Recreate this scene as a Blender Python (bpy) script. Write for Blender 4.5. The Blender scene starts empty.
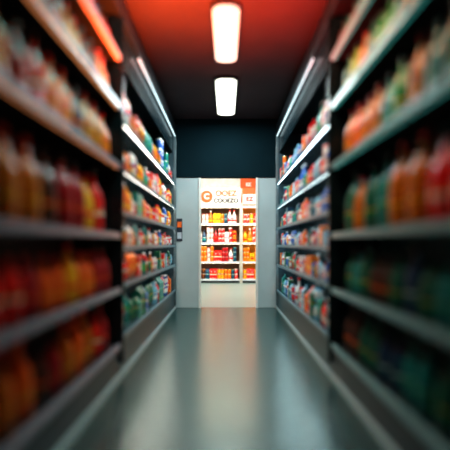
import bpy, bmesh, math, random
from mathutils import Vector
R = random.Random(23)
sc = bpy.context.scene
COL = sc.collection
try:
    sc.view_settings.view_transform = 'Standard'
    sc.view_settings.look = 'Medium High Contrast'
except Exception as ex:
    print("look", ex)

# ------------------------------------------------------------ materials
def new_mat(name):
    m = bpy.data.materials.new(name); m.use_nodes = True
    nt = m.node_tree
    return m, nt, nt.nodes["Principled BSDF"]

def pmat(name, col, rough=0.5, metal=0.0, vary=0.12, scale=8.0, coat=0.0, bump=0.0):
    m, nt, b = new_mat(name)
    tc = nt.nodes.new("ShaderNodeTexCoord")
    n = nt.nodes.new("ShaderNodeTexNoise"); n.inputs["Scale"].default_value = scale
    n.inputs["Detail"].default_value = 3
    cr = nt.nodes.new("ShaderNodeValToRGB")
    c = list(col)
    cr.color_ramp.elements[0].position = 0.3
    cr.color_ramp.elements[1].position = 0.7
    cr.color_ramp.elements[0].color = [max(0, x * (1 - vary)) for x in c] + [1]
    cr.color_ramp.elements[1].color = [min(1, x * (1 + vary)) for x in c] + [1]
    nt.links.new(tc.outputs["Object"], n.inputs["Vector"])
    nt.links.new(n.outputs["Fac"], cr.inputs["Fac"])
    nt.links.new(cr.outputs["Color"], b.inputs["Base Color"])
    b.inputs["Roughness"].default_value = rough
    b.inputs["Metallic"].default_value = metal
    b.inputs["Coat Weight"].default_value = coat
    if bump:
        bp = nt.nodes.new("ShaderNodeBump"); bp.inputs["Strength"].default_value = bump
        bp.inputs["Distance"].default_value = 0.01
        nt.links.new(n.outputs["Fac"], bp.inputs["Height"])
        nt.links.new(bp.outputs["Normal"], b.inputs["Normal"])
    return m

def emat(name, col, strength):
    m, nt, b = new_mat(name)
    b.inputs["Base Color"].default_value = (*col, 1)
    b.inputs["Emission Color"].default_value = (*col, 1)
    b.inputs["Emission Strength"].default_value = strength
    return m

def printmat(name, a, b_, c_):
    """printed packaging: horizontal bands with blocky print"""
    m, nt, b = new_mat(name)
    tc = nt.nodes.new("ShaderNodeTexCoord")
    sep = nt.nodes.new("ShaderNodeSeparateXYZ")
    nt.links.new(tc.outputs["Object"], sep.inputs[0])
    mod = nt.nodes.new("ShaderNodeMath"); mod.operation = 'MULTIPLY'; mod.inputs[1].default_value = 7.0
    nt.links.new(sep.outputs["Z"], mod.inputs[0])
    fr = nt.nodes.new("ShaderNodeMath"); fr.operation = 'FRACT'
    nt.links.new(mod.outputs[0], fr.inputs[0])
    cr = nt.nodes.new("ShaderNodeValToRGB"); cr.color_ramp.interpolation = 'CONSTANT'
    e = cr.color_ramp.elements
    e[0].position = 0; e[0].color = (*a, 1)
    e[1].position = 0.68; e[1].color = (*b_, 1)
    x = e.new(0.78); x.color = (*c_, 1)
    x = e.new(0.84); x.color = (*a, 1)
    nt.links.new(fr.outputs[0], cr.inputs["Fac"])
    v = nt.nodes.new("ShaderNodeTexVoronoi"); v.inputs["Scale"].default_value = 22
    v.distance = 'CHEBYCHEV'
    nt.links.new(tc.outputs["Object"], v.inputs["Vector"])
    gt = nt.nodes.new("ShaderNodeMath"); gt.operation = 'LESS_THAN'; gt.inputs[1].default_value = 0.22
    nt.links.new(v.outputs["Distance"], gt.inputs[0])
    mx = nt.nodes.new("ShaderNodeMix"); mx.data_type = 'RGBA'
    nt.links.new(gt.outputs[0], mx.inputs["Factor"])
    nt.links.new(cr.outputs["Color"], mx.inputs["A"])
    mx.inputs["B"].default_value = (*b_, 1)
    nt.links.new(mx.outputs["Result"], b.inputs["Base Color"])
    b.inputs["Roughness"].default_value = 0.35
    return m

PAL = {
 "red": (0.80, 0.010, 0.008), "crimson": (0.38, 0.004, 0.012), "orange": (0.95, 0.15, 0.004),
 "amber": (0.60, 0.16, 0.004), "yellow": (0.95, 0.46, 0.01), "brown": (0.08, 0.022, 0.012),
 "white": (0.8, 0.78, 0.74), "green": (0.02, 0.36, 0.07), "teal": (0.005, 0.26, 0.24),
 "dark green": (0.006, 0.13, 0.08), "blue": (0.015, 0.12, 0.5), "navy": (0.006, 0.05, 0.12),
 "pale blue": (0.2, 0.5, 0.65), "lime": (0.28, 0.45, 0.04),
}
BODY = {k: pmat("glossy_" + k.replace(" ", "_"), v, 0.3, 0, 0.2, 12, 0.15) for k, v in PAL.items()}
ACC = {"red": ("white", "yellow"), "crimson": ("red", "amber"), "orange": ("yellow", "red"), "amber": ("yellow", "crimson"),
       "yellow": ("red", "orange"), "brown": ("amber", "red"), "white": ("red", "blue"), "green": ("lime", "yellow"),
       "teal": ("green", "pale blue"), "dark green": ("green", "amber"), "blue": ("white", "yellow"), "navy": ("teal", "white"),
       "pale blue": ("white", "blue"), "lime": ("white", "green")}
PRINT = {k: printmat("print_" + k.replace(" ", "_"), PAL[k], PAL[ACC[k][0]], PAL[ACC[k][1]]) for k in PAL}
LABEL = {k: printmat("label_" + k.replace(" ", "_"), PAL[ACC[k][0]], PAL[k], PAL[ACC[k][1]]) for k in PAL}
TIN = pmat("tin_metal", (0.6, 0.6, 0.58), 0.3, 0.9, 0.05)
CAPM = {k: pmat("cap_" + k, v, 0.35) for k, v in {"white": (.8, .8, .78), "red": (.6, .02, .02), "black": (.02, .02, .02), "yellow": (.8, .5, .03)}.items()}

FLOORM, nt, b = new_mat("polished_floor")
tc = nt.nodes.new("ShaderNodeTexCoord")
n1 = nt.nodes.new("ShaderNodeTexNoise"); n1.inputs["Scale"].default_value = 1.2; n1.inputs["Detail"].default_value = 2
nt.links.new(tc.outputs["Object"], n1.inputs["Vector"])
cr = nt.nodes.new("ShaderNodeValToRGB")
cr.color_ramp.elements[0].color = (0.005, 0.032, 0.033, 1); cr.color_ramp.elements[1].color = (0.007, 0.038, 0.039, 1)
cr.color_ramp.elements[0].position = .3; cr.color_ramp.elements[1].position = .7
nt.links.new(n1.outputs["Fac"], cr.inputs["Fac"]); nt.links.new(cr.outputs["Color"], b.inputs["Base Color"])
b.inputs["Roughness"].default_value = 0.25
b.inputs["IOR"].default_value = 2.8
b.inputs["Specular Tint"].default_value = (.86, 1, .95, 1)
BFLOORM = pmat("pale_floor", (0.19, 0.27, 0.265), 0.3, 0, 0.03, 1)
CEILM = pmat("dark_ceiling_paint", (0.065, 0.040, 0.045), 0.8, 0, 0.1, 3, bump=0.1)
WALLD = pmat("dark_teal_paint", (0.003, 0.016, 0.022), 0.9, 0, 0.1, 3)
WALLD.node_tree.nodes["Principled BSDF"].inputs["Specular IOR Level"].default_value = .15
WALLS = pmat("dark_side_paint", (0.03, 0.035, 0.04), 0.7)
WALLW = pmat("white_paint", (0.75, 0.75, 0.70), 0.6, 0, 0.04)
DOORM = pmat("door_grey_laminate", (0.43, 0.51, 0.52), 0.35, 0, 0.05, 3)
FRAMEM = pmat("brushed_metal_frame", (0.20, 0.26, 0.28), 0.3, 0.5, 0.1, 20)
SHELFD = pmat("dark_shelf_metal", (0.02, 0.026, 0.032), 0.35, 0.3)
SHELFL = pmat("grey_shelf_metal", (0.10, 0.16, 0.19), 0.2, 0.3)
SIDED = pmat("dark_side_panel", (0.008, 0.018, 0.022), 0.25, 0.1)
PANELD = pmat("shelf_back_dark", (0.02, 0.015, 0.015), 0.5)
PANELT = pmat("shelf_back_teal", (0.006, 0.06, 0.056), 0.5)
PANELM = pmat("shelf_back_teal_blue", (0.015, 0.07, 0.085), 0.25)
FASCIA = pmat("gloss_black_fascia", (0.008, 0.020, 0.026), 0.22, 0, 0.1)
RAIL = pmat("price_rail_white", (0.62, 0.68, 0.76), 0.3, 0, 0.03, 3)
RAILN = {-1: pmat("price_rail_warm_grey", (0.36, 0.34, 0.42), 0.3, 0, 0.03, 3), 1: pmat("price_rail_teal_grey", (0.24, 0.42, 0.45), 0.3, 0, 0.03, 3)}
KICK = pmat("kick_plate_pale", (0.34, 0.44, 0.46), 0.3, 0.1, 0.05)
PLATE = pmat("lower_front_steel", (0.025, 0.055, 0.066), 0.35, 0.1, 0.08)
DARKK = pmat("plinth_dark", (0.02, 0.025, 0.03), 0.5)
TAGR, nt, b = new_mat("price_rail_with_tags")
tc = nt.nodes.new("ShaderNodeTexCoord"); br = nt.nodes.new("ShaderNodeTexBrick")
mp = nt.nodes.new("ShaderNodeMapping"); mp.inputs["Rotation"].default_value = (0, 0, math.pi / 2)
nt.links.new(tc.outputs["Object"], mp.inputs["Vector"])
br.inputs["Color1"].default_value = (.65, .82, .86, 1); br.inputs["Color2"].default_value = (.40, .56, .64, 1)
br.inputs["Mortar"].default_value = (.10, .20, .25, 1); br.inputs["Scale"].default_value = 6
br.inputs["Brick Width"].default_value = .9; br.inputs["Row Height"].default_value = 5; br.inputs["Mortar Size"].default_value = .1
nt.links.new(mp.outputs["Vector"], br.inputs["Vector"]); nt.links.new(br.outputs["Color"], b.inputs["Base Color"])
b.inputs["Roughness"].default_value = .3

# ------------------------------------------------------------ helpers
def link(o): COL.objects.link(o); return o

def empty(name, loc, label, cat, group=None):
    o = bpy.data.objects.new(name, None); o.location = loc; o.empty_display_size = .1
    o["label"] = label; o["category"] = cat
    if group: o["group"] = group
    return link(o)

def box_bm(bm, lo, hi, bev=0.0, mi=0):
    r = bmesh.ops.create_cube(bm, size=1)
    vs = r["verts"]
    for v in vs:
        v.co = Vector([lo[i] + (v.co[i] + .5) * (hi[i] - lo[i]) for i in range(3)])
    fs = {f for v in vs for f in v.link_faces}
    for f in fs: f.material_index = mi
    if bev:
        es = list({e for v in vs for e in v.link_edges})
        bmesh.ops.bevel(bm, geom=es, offset=bev, segments=2, affect='EDGES', profile=.6)

def box(name, lo, hi, mat, parent=None, bev=0.0, kind=None, label=None, boxes=None):
    c = Vector([(lo[i] + hi[i]) / 2 for i in range(3)])
    bm = bmesh.new()
    for (l, h) in ([(lo, hi)] + (boxes or [])):
        box_bm(bm, Vector(l) - c, Vector(h) - c, bev)
    me = bpy.data.meshes.new(name); bm.to_mesh(me); bm.free()
    me.materials.append(mat)
    o = bpy.data.objects.new(name, me)
    if parent:
        o.parent = parent; o.location = c - parent.location
    else: o.location = c
    if kind: o["kind"] = kind
    if label: o["label"] = label
    return link(o)

# ------------------------------------------------------------ room shell
YE = 6.35   # end wall
box("floor", (-1.6, -1.6, -.1), (1.6, 6.42, 0), FLOORM, kind="structure")
box("floor", (-3, 6.42, -.1), (3, 11.2, 0), BFLOORM, kind="structure")
box("ceiling", (-1.6, -1.6, 3), (1.6, 6.35, 3.1), CEILM, kind="structure")
box("ceiling", (-3, 6.5, 3), (3, 11.2, 3.1), WALLW, kind="structure")
box("wall_left", (-1.6, -1.6, 0), (-1.5, 6.35, 3), WALLS, kind="structure")
box("wall_right", (1.5, -1.6, 0), (1.6, 6.35, 3), WALLS, kind="structure")
box("wall_near", (-1.5, -1.6, 0), (1.5, -1.5, 3), WALLS, kind="structure")
box("wall_far", (-3, YE, 2.08), (3, 6.5, 3.1), WALLD, kind="structure",
    boxes=[((-3, YE, 0), (-.83, 6.5, 2.08)), ((.83, YE, 0), (3, 6.5, 2.08))])
box("wall_back", (-3, 11.1, 0), (3, 11.2, 3), WALLW, kind="structure")
box("wall_backleft", (-3.1, 6.5, 0), (-3, 11.2, 3), WALLW, kind="structure")
box("wall_backright", (3, 6.5, 0), (3.1, 11.2, 3), WALLW, kind="structure")
box("door_1", (-.83, 6.37, 0.0), (-.41, 6.62, 2.07), DOORM, kind="structure", bev=.006)
box("door_2", (.49, 6.37, 0.0), (.83, 6.62, 2.07), DOORM, kind="structure", bev=.006)
box("trim_1", (-.435, 6.345, 0), (-.40, 6.40, 2.07), WALLW, kind="structure")
box("trim_2", (.475, 6.345, 0), (.51, 6.40, 2.07), WALLW, kind="structure")
s = empty("door_notice", (-.74, 6.368, 1.35), "small notice with orange and pale panels on the door", "sign")
box("board", (-.785, 6.36, 1.06), (-.695, 6.369, 1.42), pmat("notice_dark", (.03, .04, .06), .4), s, .002)
box("sticker", (-.775, 6.357, 1.28), (-.705, 6.36, 1.37), pmat("notice_orange", (.8, .15, .02), .4), s)
box("sticker", (-.775, 6.357, 1.1), (-.705, 6.36, 1.2), pmat("notice_pale", (.5, .55, .6), .4), s)

# ------------------------------------------------------------ ceiling lamps
LAMPM = emat("lamp_diffuser_glow", (0.97, 1.0, 0.86), 2.2)
LAMPN = emat("lamp_diffuser_dimmer", (1.0, 0.93, 0.80), 0.95)
BLAMPM = emat("lamp_diffuser_room", (1.0, 0.88, 0.70), 8)
def rrect(name, cx, y0, y1, w, z0, z1, mat, parent, rad):
    bm = bmesh.new(); vs = []
    L = y1 - y0; cy = (y0 + y1) / 2
    for (sx, sy, a0) in ((1, 1, 0), (-1, 1, 90), (-1, -1, 180), (1, -1, 270)):
        for k in range(7):
            a = math.radians(a0 + 15 * k)
            vs.append(bm.verts.new(((w / 2 - rad) * sx + rad * math.cos(a), sy * (L / 2 - rad) + rad * math.sin(a), -(z1 - z0) / 2)))
    f = bm.faces.new(vs)
    r = bmesh.ops.extrude_face_region(bm, geom=[f])
    for v in [g for g in r["geom"] if isinstance(g, bmesh.types.BMVert)]: v.co.z += (z1 - z0)
    bmesh.ops.recalc_face_normals(bm, faces=bm.faces)
    me = bpy.data.meshes.new(name); bm.to_mesh(me); bm.free(); me.materials.append(mat)
    o = bpy.data.objects.new(name, me); o.parent = parent
    o.location = Vector((cx, cy, (z0 + z1) / 2)) - parent.location
    return link(o)
for (y0, y1, w) in ((3.28, 4.28, .225), (4.74, 6.02, .255), (1.2, 2.2, .225)):
    e = empty("ceiling_lamp", (0, (y0 + y1) / 2, 3.0), "rounded rectangular ceiling lamp glowing warm white", "lamp", "ceiling lamps over the aisle")
    rrect("housing", 0, y0 - .02, y1 + .02, w + .04, 2.972, 3.0, DARKK, e, .10)
    rrect("diffuser", 0, y0, y1, w, 2.95, 2.972, LAMPM if y0 > 4 else LAMPN, e, .09)

# ------------------------------------------------------------ products
def lathe(bm, prof, mi=0, seg=14, cap=True):
    rings = []
    for (r, z) in prof:
        rings.append([bm.verts.new((r * math.cos(2 * math.pi * k / seg), r * math.sin(2 * math.pi * k / seg), z)) for k in range(seg)])
    for a, b in zip(rings, rings[1:]):
        for k in range(seg):
            f = bm.faces.new((a[k], a[(k + 1) % seg], b[(k + 1) % seg], b[k])); f.material_index = mi; f.smooth = True
    if cap:
        f = bm.faces.new(rings[0][::-1]); f.material_index = mi
        f = bm.faces.new(rings[-1]); f.material_index = mi

def pillow(bm, w, d, h, mi=0):
    nx, nz = 8, 10
    def g(side):
        out = []
        for j in range(nz + 1):
            row = []
            for i in range(nx + 1):
                u, v = i / nx, j / nz
                t = (math.sin(math.pi * u) ** .5 if 0 < u < 1 else 0) * (math.sin(math.pi * v) ** .45 if 0 < v < 1 else 0)
                pinch = 1 - .06 * math.sin(math.pi * v)
                row.append(bm.verts.new(((u - .5) * w * pinch, side * d / 2 * t, v * h)))
            out.append(row)
        return out
    for side in (-1, 1):
        r = g(side)
        for j in range(nz):
            for i in range(nx):
                q = (r[j][i], r[j][i + 1], r[j + 1][i + 1], r[j + 1][i])
                f = bm.faces.new(q if side < 0 else q[::-1]); f.material_index = mi; f.smooth = True
    bmesh.ops.remove_doubles(bm, verts=bm.verts, dist=1e-5)

def P_sauce(): return [("body", lambda bm, m: lathe(bm, [(.038, 0), (.046, .006), (.047, .05), (.047, .15), (.041, .185), (.020, .225), (.0145, .25), (.0145, .28)], m)),
                       ("label", lambda bm, m: lathe(bm, [(.0477, .055), (.0482, .06), (.0482, .125), (.0477, .13)], m, cap=False)),
                       ("cap", lambda bm, m: lathe(bm, [(.017, .272), (.018, .275), (.018, .305), (.015, .31)], m))]
def P_large(): return [("body", lambda bm, m: lathe(bm, [(.052, 0), (.062, .012), (.064, .05), (.064, .18), (.054, .225), (.030, .265), (.020, .295), (.019, .335)], m, 20)),
                       ("label", lambda bm, m: lathe(bm, [(.0647, .07), (.0653, .075), (.0653, .135), (.0647, .14)], m, 20, cap=False)),
                       ("cap", lambda bm, m: lathe(bm, [(.023, .325), (.025, .328), (.025, .355), (.021, .36)], m))]
def P_plastic(): return [("body", lambda bm, m: lathe(bm, [(.038, 0), (.052, .01), (.055, .04), (.049, .09), (.055, .14), (.055, .18), (.044, .215), (.022, .24), (.018, .252)], m)),
                         ("label", lambda bm, m: lathe(bm, [(.0562, .10), (.0566, .103), (.0566, .152), (.0562, .155)], m, cap=False)),
                         ("cap", lambda bm, m: lathe(bm, [(.021, .245), (.022, .248), (.022, .27), (.019, .274)], m))]
def P_jar(): return [("body", lambda bm, m: lathe(bm, [(.034, 0), (.042, .008), (.043, .03), (.043, .10), (.036, .12), (.036, .124)], m)),
                     ("label", lambda bm, m: lathe(bm, [(.0437, .028), (.0442, .03), (.0442, .092), (.0437, .094)], m, cap=False)),
                     ("lid", lambda bm, m: lathe(bm, [(.038, .120), (.040, .122), (.040, .14), (.037, .144)], m))]
def P_can(): return [("body", lambda bm, m: lathe(bm, [(.034, 0), (.037, .002), (.0355, .006), (.0355, .114), (.037, .118), (.034, .120), (.033, .117)], m)),
                     ("label", lambda bm, m: lathe(bm, [(.0360, .009), (.0364, .010), (.0364, .110), (.0360, .111)], m, cap=False))]
def P_box(): return [("body", lambda bm, m: box_bm(bm, (-.055, -.035, 0), (.055, .035, .20), .003, m)),
                     ("label", lambda bm, m: box_bm(bm, (-.042, -.0362, .05), (.042, -.0352, .13), 0, m))]
def carton_bm(bm, m):
    w, d = .04, .04
    base = [(-w, -d), (w, -d), (w, d), (-w, d)]
    lo = [bm.verts.new((x, y, 0)) for x, y in base]; mid = [bm.verts.new((x, y, .18)) for x, y in base]
    t = [bm.verts.new((-w, -.003, .22)), bm.verts.new((w, -.003, .22)), bm.verts.new((w, .003, .22)), bm.verts.new((-w, .003, .22))]
    u = [bm.verts.new((-w, -.003, .24)), bm.verts.new((w, -.003, .24)), bm.verts.new((w, .003, .24)), bm.verts.new((-w, .003, .24))]
    fs = [lo[::-1], u]
    for a, b in ((lo, mid), (mid, t), (t, u)):
        for k in range(4): fs.append((a[k], a[(k + 1) % 4], b[(k + 1) % 4], b[k]))
    for f in fs: bm.faces.new(f).material_index = m
def P_carton(): return [("body", carton_bm), ("cap", lambda bm, m: [lathe(bm, [(.012, .185), (.013, .187)], m, 10)])]
def P_bag(): return [("body", lambda bm, m: pillow(bm, .15, .07, .21, m))]
KINDS = {
 "glass_bottle": (.31, .049, .049, P_sauce, "bottle"), "plastic_bottle": (.274, .057, .057, P_plastic, "bottle"),
 "large_bottle": (.36, .066, .066, P_large, "bottle"),
 "jar": (.144, .046, .046, P_jar, "jar"), "food_can": (.12, .039, .039, P_can, "can"),
 "cardboard_box": (.20, .057, .037, P_box, "box"), "drink_carton": (.24, .042, .042, P_carton, "carton"),
 "snack_bag": (.21, .077, .036, P_bag, "bag"),
}
DESC = {"glass_bottle": "{} long-necked bottle", "plastic_bottle": "{} plastic bottle", "large_bottle": "large wide {} bottle",
        "jar": "{} lidded jar", "food_can": "food can with {} label",
        "cardboard_box": "{} printed grocery box", "drink_carton": "{} gable-top drink carton", "snack_bag": "{} sealed snack bag"}
def part_mats(kind, col, split):
    cap = {"red": "white", "crimson": "black", "orange": "white", "amber": "red", "yellow": "red", "green": "white", "blue": "white", "white": "red"}.get(col, "black")
    if split and cap == "white": cap = "black" if col in ("green", "red") else "red"
    return {"body": TIN if kind == "food_can" else (PRINT[col] if kind in ("cardboard_box", "drink_carton", "snack_bag") else BODY[col]),
            "label": PRINT[col] if kind == "food_can" or split else LABEL[col], "cap": CAPM[cap], "lid": CAPM[cap]}
CACHE = {}
def meshes(kind, col, split):
    key = (kind, col, split)
    if key in CACHE: return CACHE[key]
    parts = KINDS[kind][3](); pm = part_mats(kind, col, split)
    out = []
    if split:
        for pn, fn in parts:
            bm = bmesh.new(); fn(bm, 0); me = bpy.data.meshes.new(kind + "_" + pn); bm.to_mesh(me); bm.free()
            me.materials.append(pm[pn]); out.append((pn, me))
    else:
        bm = bmesh.new()
        for i, (pn, fn) in enumerate(parts): fn(bm, i)
        me = bpy.data.meshes.new(kind); bm.to_mesh(me); bm.free()
        for pn, _ in parts: me.materials.append(pm[pn])
        out.append(("body", me))
    CACHE[key] = out
    return out
COUNT = {}
def place(kind, col, loc, rot, s, split, where):
    ms = meshes(kind, col, split)
    o = bpy.data.objects.new(kind, ms[0][1]); o.location = loc; o.rotation_euler = (0, 0, rot); o.scale = (s, s, s)
    o["label"] = DESC[kind].format(col) + " on " + where
    o["category"] = KINDS[kind][4]; o["group"] = KINDS[kind][4] + " rows on " + where
    link(o)
    for pn, me in ms[1:]:
        c = bpy.data.objects.new(pn, me); c.parent = o; link(c)
    COUNT[kind] = COUNT.get(kind, 0) + 1

def fill(a0, a1, z, gap, fixed, axis, face, kinds, cols, split, where, smax=1.25, runs=(2, 3), space=.008, smin=.9):
    a = a0; last = None
    while a < a1:
        kind = R.choice(kinds)
        col = R.choice([c for c in cols if c != last]); last = col
        h, hw, hd, _, _ = KINDS[kind]
        lim = gap - .03
        stack = 1
        s = min(smax, lim / h)
        if kind in ("food_can", "jar"):
            s = min(s, 1.15); stack = max(1, min(3, int(lim / (h * s))))
        s *= R.uniform(smin, 1.0)
        done = False
        for _ in range(R.choice(runs)):
            w = 2 * hw * s + space
            if a + w > a1: done = True; break
            dep = fixed + face * (hd * s + .03 + R.uniform(0, .012))
            for k in range(stack):
                zz = z + k * (h * s + .0005)
                if axis == 'y':
                    loc = (dep, a + w / 2, zz)
                    rot = -math.pi / 2 if face > 0 else math.pi / 2
                else:
                    loc = (a + w / 2, dep, zz); rot = 0
                place(kind, col, loc, rot + (R.uniform(-.12, .12) if kind not in("cardboard_box","snack_bag") else 0), s, split, where)
            a += w
        if done: break
        a += .004

# ------------------------------------------------------------ shelf units
def unit(side, y0, y1, tops, near, front=.80, depth=.36):
    s = side
    def X(a, b): return (min(s * a, s * b), max(s * a, s * b))
    warm = s < 0
    lab = ("long dark metal shelf with pale price rails" if near else "long grey lit display shelf with a bright top light strip")
    e = empty("shelf_unit", (s * (front + depth / 2), (y0 + y1) / 2, 0), lab, "shelf", "shelf units along the aisle")
    bx = X(front + depth, front + depth + .03)
    g = .003
    ya, yb = y0 + g, y1 - g
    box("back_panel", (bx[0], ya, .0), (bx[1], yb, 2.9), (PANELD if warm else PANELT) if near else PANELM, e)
    kx = X(front + .03, front + depth)
    box("plinth", (kx[0], ya, 0), (kx[1], yb, .10), DARKK, e)
    kx = X(front - .015, front + .029)
    box("kick_plate", (kx[0], ya, 0.0), (kx[1], yb, .025), KICK, e, .004)
    kx = X(front + .012, front + .03)
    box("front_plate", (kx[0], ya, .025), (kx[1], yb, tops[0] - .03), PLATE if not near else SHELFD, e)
    px = X(front + .025, front + depth); pm = X(front - .014, front + depth)
    p0 = px if near else pm
    box("side_panel", (p0[0], ya, .10), (p0[1], ya + .02, 2.738), SIDED, e)
    box("side_panel", (px[0], yb - .025, .10), (px[1], yb, 2.738), SIDED if near else SHELFL, e)
    hx = X(front - .01, front + depth)
    box("header", (hx[0], ya, 2.74), (hx[1], yb, 2.9), SHELFD, e, .004)
    ca, cb = ya + .026, yb - .026
    for i, t in enumerate(tops):
        sx = X(front + .012, front + depth - .001)
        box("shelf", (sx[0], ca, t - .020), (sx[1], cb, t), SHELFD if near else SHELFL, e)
        rx = X(front - .006, front + .011)
        if near: box("price_rail", (rx[0], ca, t - .030), (rx[1], cb, t + .010), RAILN[s], e, .003)
        else: box("price_rail", (rx[0], ca, t - .034), (rx[1], cb, t + .002), TAGR, e, .003)
        if i > 0:
            lx = X(front + .014, front + .022)
            box("light_or_fill_strip", (lx[0], ca + .01, t - .027), (lx[1], cb - .01, t - .0205), FILLSTRIP[(s, near)], e)  # added glow under the board to light the stock, not a shelf fitting
    if not near:
        lx = X(front - .004, front + .012)
        box("light_or_fill_strip", (lx[0], ca + .6, 2.708), (lx[1], cb, 2.722), STRIPTOP, e)
        fx = X(front + .036, front + .05)
        box("upper_fascia", (fx[0], ca, 2.46), (fx[1], cb, 2.738), FASCIA, e)
        fx = X(front - .014, front + .024)
        box("corner_post", (fx[0], y1 - .025, .05), (fx[1], y1, 2.735), FRAMEM, e, .003)
    for i, t in enumerate(tops):
        nxt = tops[i + 1] - .037 if i + 1 < len(tops) else (2.70 if near else 2.45)
        gap = nxt - t
        if near:
            kinds = ["glass_bottle", "large_bottle", "large_bottle"]
            if warm:
                cols = [["red", "crimson", "amber", "orange", "brown"], ["yellow", "red", "amber", "crimson", "orange"], ["red", "brown", "yellow", "crimson", "orange", "amber"],
                        ["crimson", "brown", "red", "amber", "orange"], ["crimson", "brown", "red", "amber"], ["crimson", "brown", "navy"]][i]
            else:
                cols = [["dark green", "navy", "teal", "brown"], ["teal", "dark green", "navy", "dark green", "brown"], ["teal", "dark green", "teal", "red", "navy", "amber"],
                        ["green", "dark green", "teal", "teal", "orange", "amber"], ["green", "teal", "dark green", "amber", "lime"], ["brown", "dark green", "teal"]][i]
            where = "the dim warm-lit shelf" if warm else "the dim teal-lit shelf"
            fill(ca + .01, cb - .01, t, gap, s * front, 'y', s, kinds, cols, True, where, 1.4, (1, 1, 2), .04, .80)
        else:
            kinds = ["cardboard_box", "food_can", "plastic_bottle", "glass_bottle", "snack_bag", "drink_carton", "jar"]
            if i < 2: cols = ["teal", "blue", "red", "white", "orange", "pale blue", "dark green", "red"]
            elif warm: cols = ["red", "red", "orange", "white", "blue", "teal", "yellow", "white", "amber"]
            else: cols = ["white", "blue", "red", "teal", "red", "white", "pale blue", "orange", "navy"]
            fill(ca + .01, cb - .01, t, gap, s * front, 'y', s, kinds, cols, False, "the lit aisle shelf", 1.3, (1, 1, 2), .020, .60)

FILLSTRIP = {(-1, True): emat("fill_strip_warm", (1, .36, .12), 1.3), (1, True): emat("fill_strip_teal", (.10, .8, .72), .6),  # emission for the added under-shelf fill strips
         (-1, False): emat("fill_strip_neutral_warm", (1, .93, .84), 16), (1, False): emat("fill_strip_neutral_cool", (.75, .94, 1), 16)}
STRIPTOP = emat("strip_top_bright", (.74, .95, 1), 1.0)
NEAR = [.25, .67, 1.08, 1.60, 2.05, 2.42]
MID = [.30, .70, 1.00, 1.27, 1.60, 1.98]
for s in (-1, 1):
    unit(s, .75, 3.05, NEAR, True)
    unit(s, 3.06, 6.32, MID, False)

# ------------------------------------------------------------ back-room shelves
BT = [.10, .56, 1.06, 1.56, 2.02]
BF = 10.5
BSH = pmat("back_shelf_grey", (.50, .47, .42), .4)
BSO = pmat("back_shelf_orange", (.85, .42, .05), .4)
BPN = pmat("back_panel_warm", (.20, .09, .05), .5)
BFILL = emat("fill_strip_back", (1, .84, .6), 8)  # emission for the added fill strips in the back room
def bunit(x0, x1, mat, cols):
    e = empty("shelf_unit", ((x0 + x1) / 2, BF + .2, 0), "pale metal grocery shelf full of packages" if mat is BSH else "orange lit grocery shelf full of packages", "shelf", "shelf units in the bright room")
    a, b_ = x0 + .003, x1 - .003
    box("back_panel", (a, BF + .38, 0), (b_, BF + .41, 2.1), BPN if mat is BSH else BSO, e)
    for xx in (a, b_ - .035):
        box("side_panel", (xx, BF, 0), (xx + .035, BF + .379, 2.1), BSH, e)
    for i, t in enumerate(BT):
        box("shelf", (a + .036, BF + .01, t - .03), (b_ - .036, BF + .379, t), mat, e)
        box("price_rail", (a + .036, BF - .012, t - .035), (b_ - .036, BF + .009, t + .008), RAIL, e)
        if i: box("light_or_fill_strip", (a + .05, BF + .012, t - .038), (b_ - .05, BF + .026, t - .031), BFILL, e)  # added fill glow that brightens the packages below
    box("plinth", (a + .036, BF + .01, 0), (b_ - .036, BF + .37, .068), DARKK, e)
    for i, t in enumerate(BT[:-1]):
        fill(a + .05, b_ - .05, t, BT[i + 1] - .043 - t, BF + .0, 'x', 1, ["cardboard_box", "food_can", "jar", "food_can", "glass_bottle", "food_can", "drink_carton"], cols, False, "the bright shelf by the wall", 1.25, (1, 1, 2), .003, .88)
bunit(-1.55, .40, BSH, ["red", "red", "white", "brown", "white", "crimson", "yellow", "navy", "orange", "red"])
bunit(.40, 1.9, BSO, ["orange", "yellow", "yellow", "orange", "red", "yellow"])

def text_mesh(txt, size, mat, parent, loc, name="lettering"):
    cu = bpy.data.curves.new(name, 'FONT'); cu.body = txt; cu.size = size; cu.extrude = .002
    cu.align_x = 'CENTER'; cu.align_y = 'CENTER'; cu.offset = .008
    t = bpy.data.objects.new(name, cu); COL.objects.link(t)
    bpy.context.view_layer.update()
    me = bpy.data.meshes.new_from_object(t.evaluated_get(bpy.context.evaluated_depsgraph_get()))
    bpy.data.objects.remove(t)
    me.materials.clear(); me.materials.append(mat)
    o = bpy.data.objects.new(name, me); o.rotation_euler = (math.pi / 2, 0, 0)
    o.parent = parent; o.location = Vector(loc) - parent.location
    return link(o)
SW = pmat("sign_white", (.62, .63, .62), .6); SO = pmat("sign_orange", (.62, .08, .004), .6); SR = pmat("sign_red", (.4, .012, .006), .6)
SK = pmat("sign_dark", (.02, .018, .025), .6)
def disc(parent, c, r, mat, hole=0):
    bm = bmesh.new()
    seg = 28
    if hole:
        prof = [(hole, -.004), (r, -.004), (r, .004), (hole, .004), (hole, -.004)]
    else: prof = [(r, -.004), (r, .004)]
    lathe(bm, prof, 0, seg, cap=not hole)
    me = bpy.data.meshes.new("emblem"); bm.to_mesh(me); bm.free(); me.materials.append(mat)
    o = bpy.data.objects.new("emblem", me); o.rotation_euler = (math.pi / 2, 0, 0); o.parent = parent
    o.location = Vector(c) - parent.location
    return link(o)
sy = BF + .02
zb = 2.0325
e = empty("shop_sign", (-.15, sy, zb), "white header sign with orange round emblem and blocky lettering", "sign")
box("board", (-.72, sy, zb), (.385, sy + .03, zb + .46), SW, e, .004)
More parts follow.
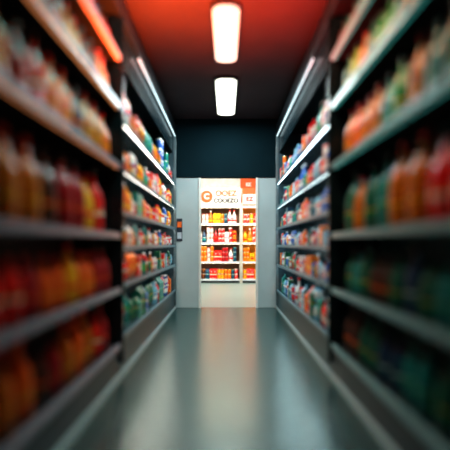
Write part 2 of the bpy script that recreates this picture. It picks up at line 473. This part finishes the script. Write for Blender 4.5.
disc(e, (-.51, sy - .005, zb + .24), .16, SO)
text_mesh("C", .20, SW, e, (-.51, sy - .011, zb + .24))
text_mesh("OOEZ", .20, SO, e, (.00, sy - .003, zb + .32))
text_mesh("COOEZO", .15, SK, e, (.00, sy - .003, zb + .13))
e = empty("shop_sign", (.8, sy, zb), "orange header sign with a white lettered panel", "sign")
box("board", (.42, sy, zb), (1.8, sy + .03, zb + .46), SO, e, .004)
box("color_panel", (.44, sy - .004, zb + .04), (.80, sy - .0005, zb + .30), SW, e)
text_mesh("EZ", .16, SR, e, (.62, sy - .008, zb + .17))
e = empty("wall_poster", (-.1, 11.09, 2.6), "long plain white poster strip on the wall", "poster")
box("board", (-.9, 11.07, 2.57), (.36, 11.098, 2.95), SW, e)
e = empty("wall_poster", (.7, 11.09, 2.6), "orange poster with white lettering on the wall", "poster")
box("board", (.40, 11.07, 2.57), (1.2, 11.098, 2.95), SO, e)
text_mesh("EZ", .12, SW, e, (.62, 11.068, 2.67))
for xx in (-1.0, 1.0):
    e = empty("ceiling_lamp", (xx, 8.6, 3.0), "rectangular ceiling lamp in the bright room", "lamp", "ceiling lamps in the bright room")
    rrect("housing", xx, 8.0, 9.2, .34, 2.972, 3.0, FRAMEM, e, .05)
    rrect("diffuser", xx, 8.02, 9.18, .3, 2.955, 2.972, BLAMPM, e, .05)

# ------------------------------------------------------------ lights
def area(name, loc, rot, sx, sy_, col, e_, spread=180):
    l = bpy.data.lights.new(name, 'AREA'); l.shape = 'RECTANGLE'; l.size = sx; l.size_y = sy_; l.color = col; l.energy = e_
    l.spread = math.radians(spread)
    o = bpy.data.objects.new(name, l); o.location = loc; o.rotation_euler = rot; return link(o)
area("lamp_light", (0, 3.82, 2.93), (0, 0, 0), .2, 1.0, (.90, .97, .88), 13)
area("lamp_light", (0, 5.2, 2.93), (0, 0, 0), .25, 1.2, (.80, .97, 1), 46)
area("room_light", (0, 9.0, 2.93), (math.radians(20), 0, 0), 4, 1.5, (1, .94, .80), 330)
area("red_uplight", (-.45, 2.9, 1.9), (math.radians(180), 0, 0), .2, 1.0, (1, .12, .018), 60, 120)
area("red_uplight", (.40, 3.0, 1.9), (math.radians(180), 0, 0), .2, 1.0, (1, .05, .035), 24, 120)
area("warm_aisle", (.15, 2.3, 2.92), (0, math.radians(-30), 0), .2, 1.0, (1, .60, .36), 17)
area("teal_aisle", (-.15, 2.3, 2.92), (0, math.radians(30), 0), .2, 1.0, (.15, .92, .88), 14)

w = bpy.data.worlds.new("World"); sc.world = w; w.use_nodes = True
w.node_tree.nodes["Background"].inputs[0].default_value = (.25, .4, .5, 1)
w.node_tree.nodes["Background"].inputs[1].default_value = .03

# ------------------------------------------------------------ camera
cam = bpy.data.cameras.new("Camera"); co = bpy.data.objects.new("Camera", cam); link(co)
co.location = (0, 0, 1.0); co.rotation_euler = (math.pi / 2, 0, 0)
cam.sensor_width = 36; cam.lens = 32; cam.shift_y = 20 / 450; cam.shift_x = -1 / 450
cam.dof.use_dof = True; cam.dof.focus_distance = 7.5; cam.dof.aperture_fstop = .33
cam.clip_start = .05
sc.camera = co
print("PRODUCTS", COUNT)
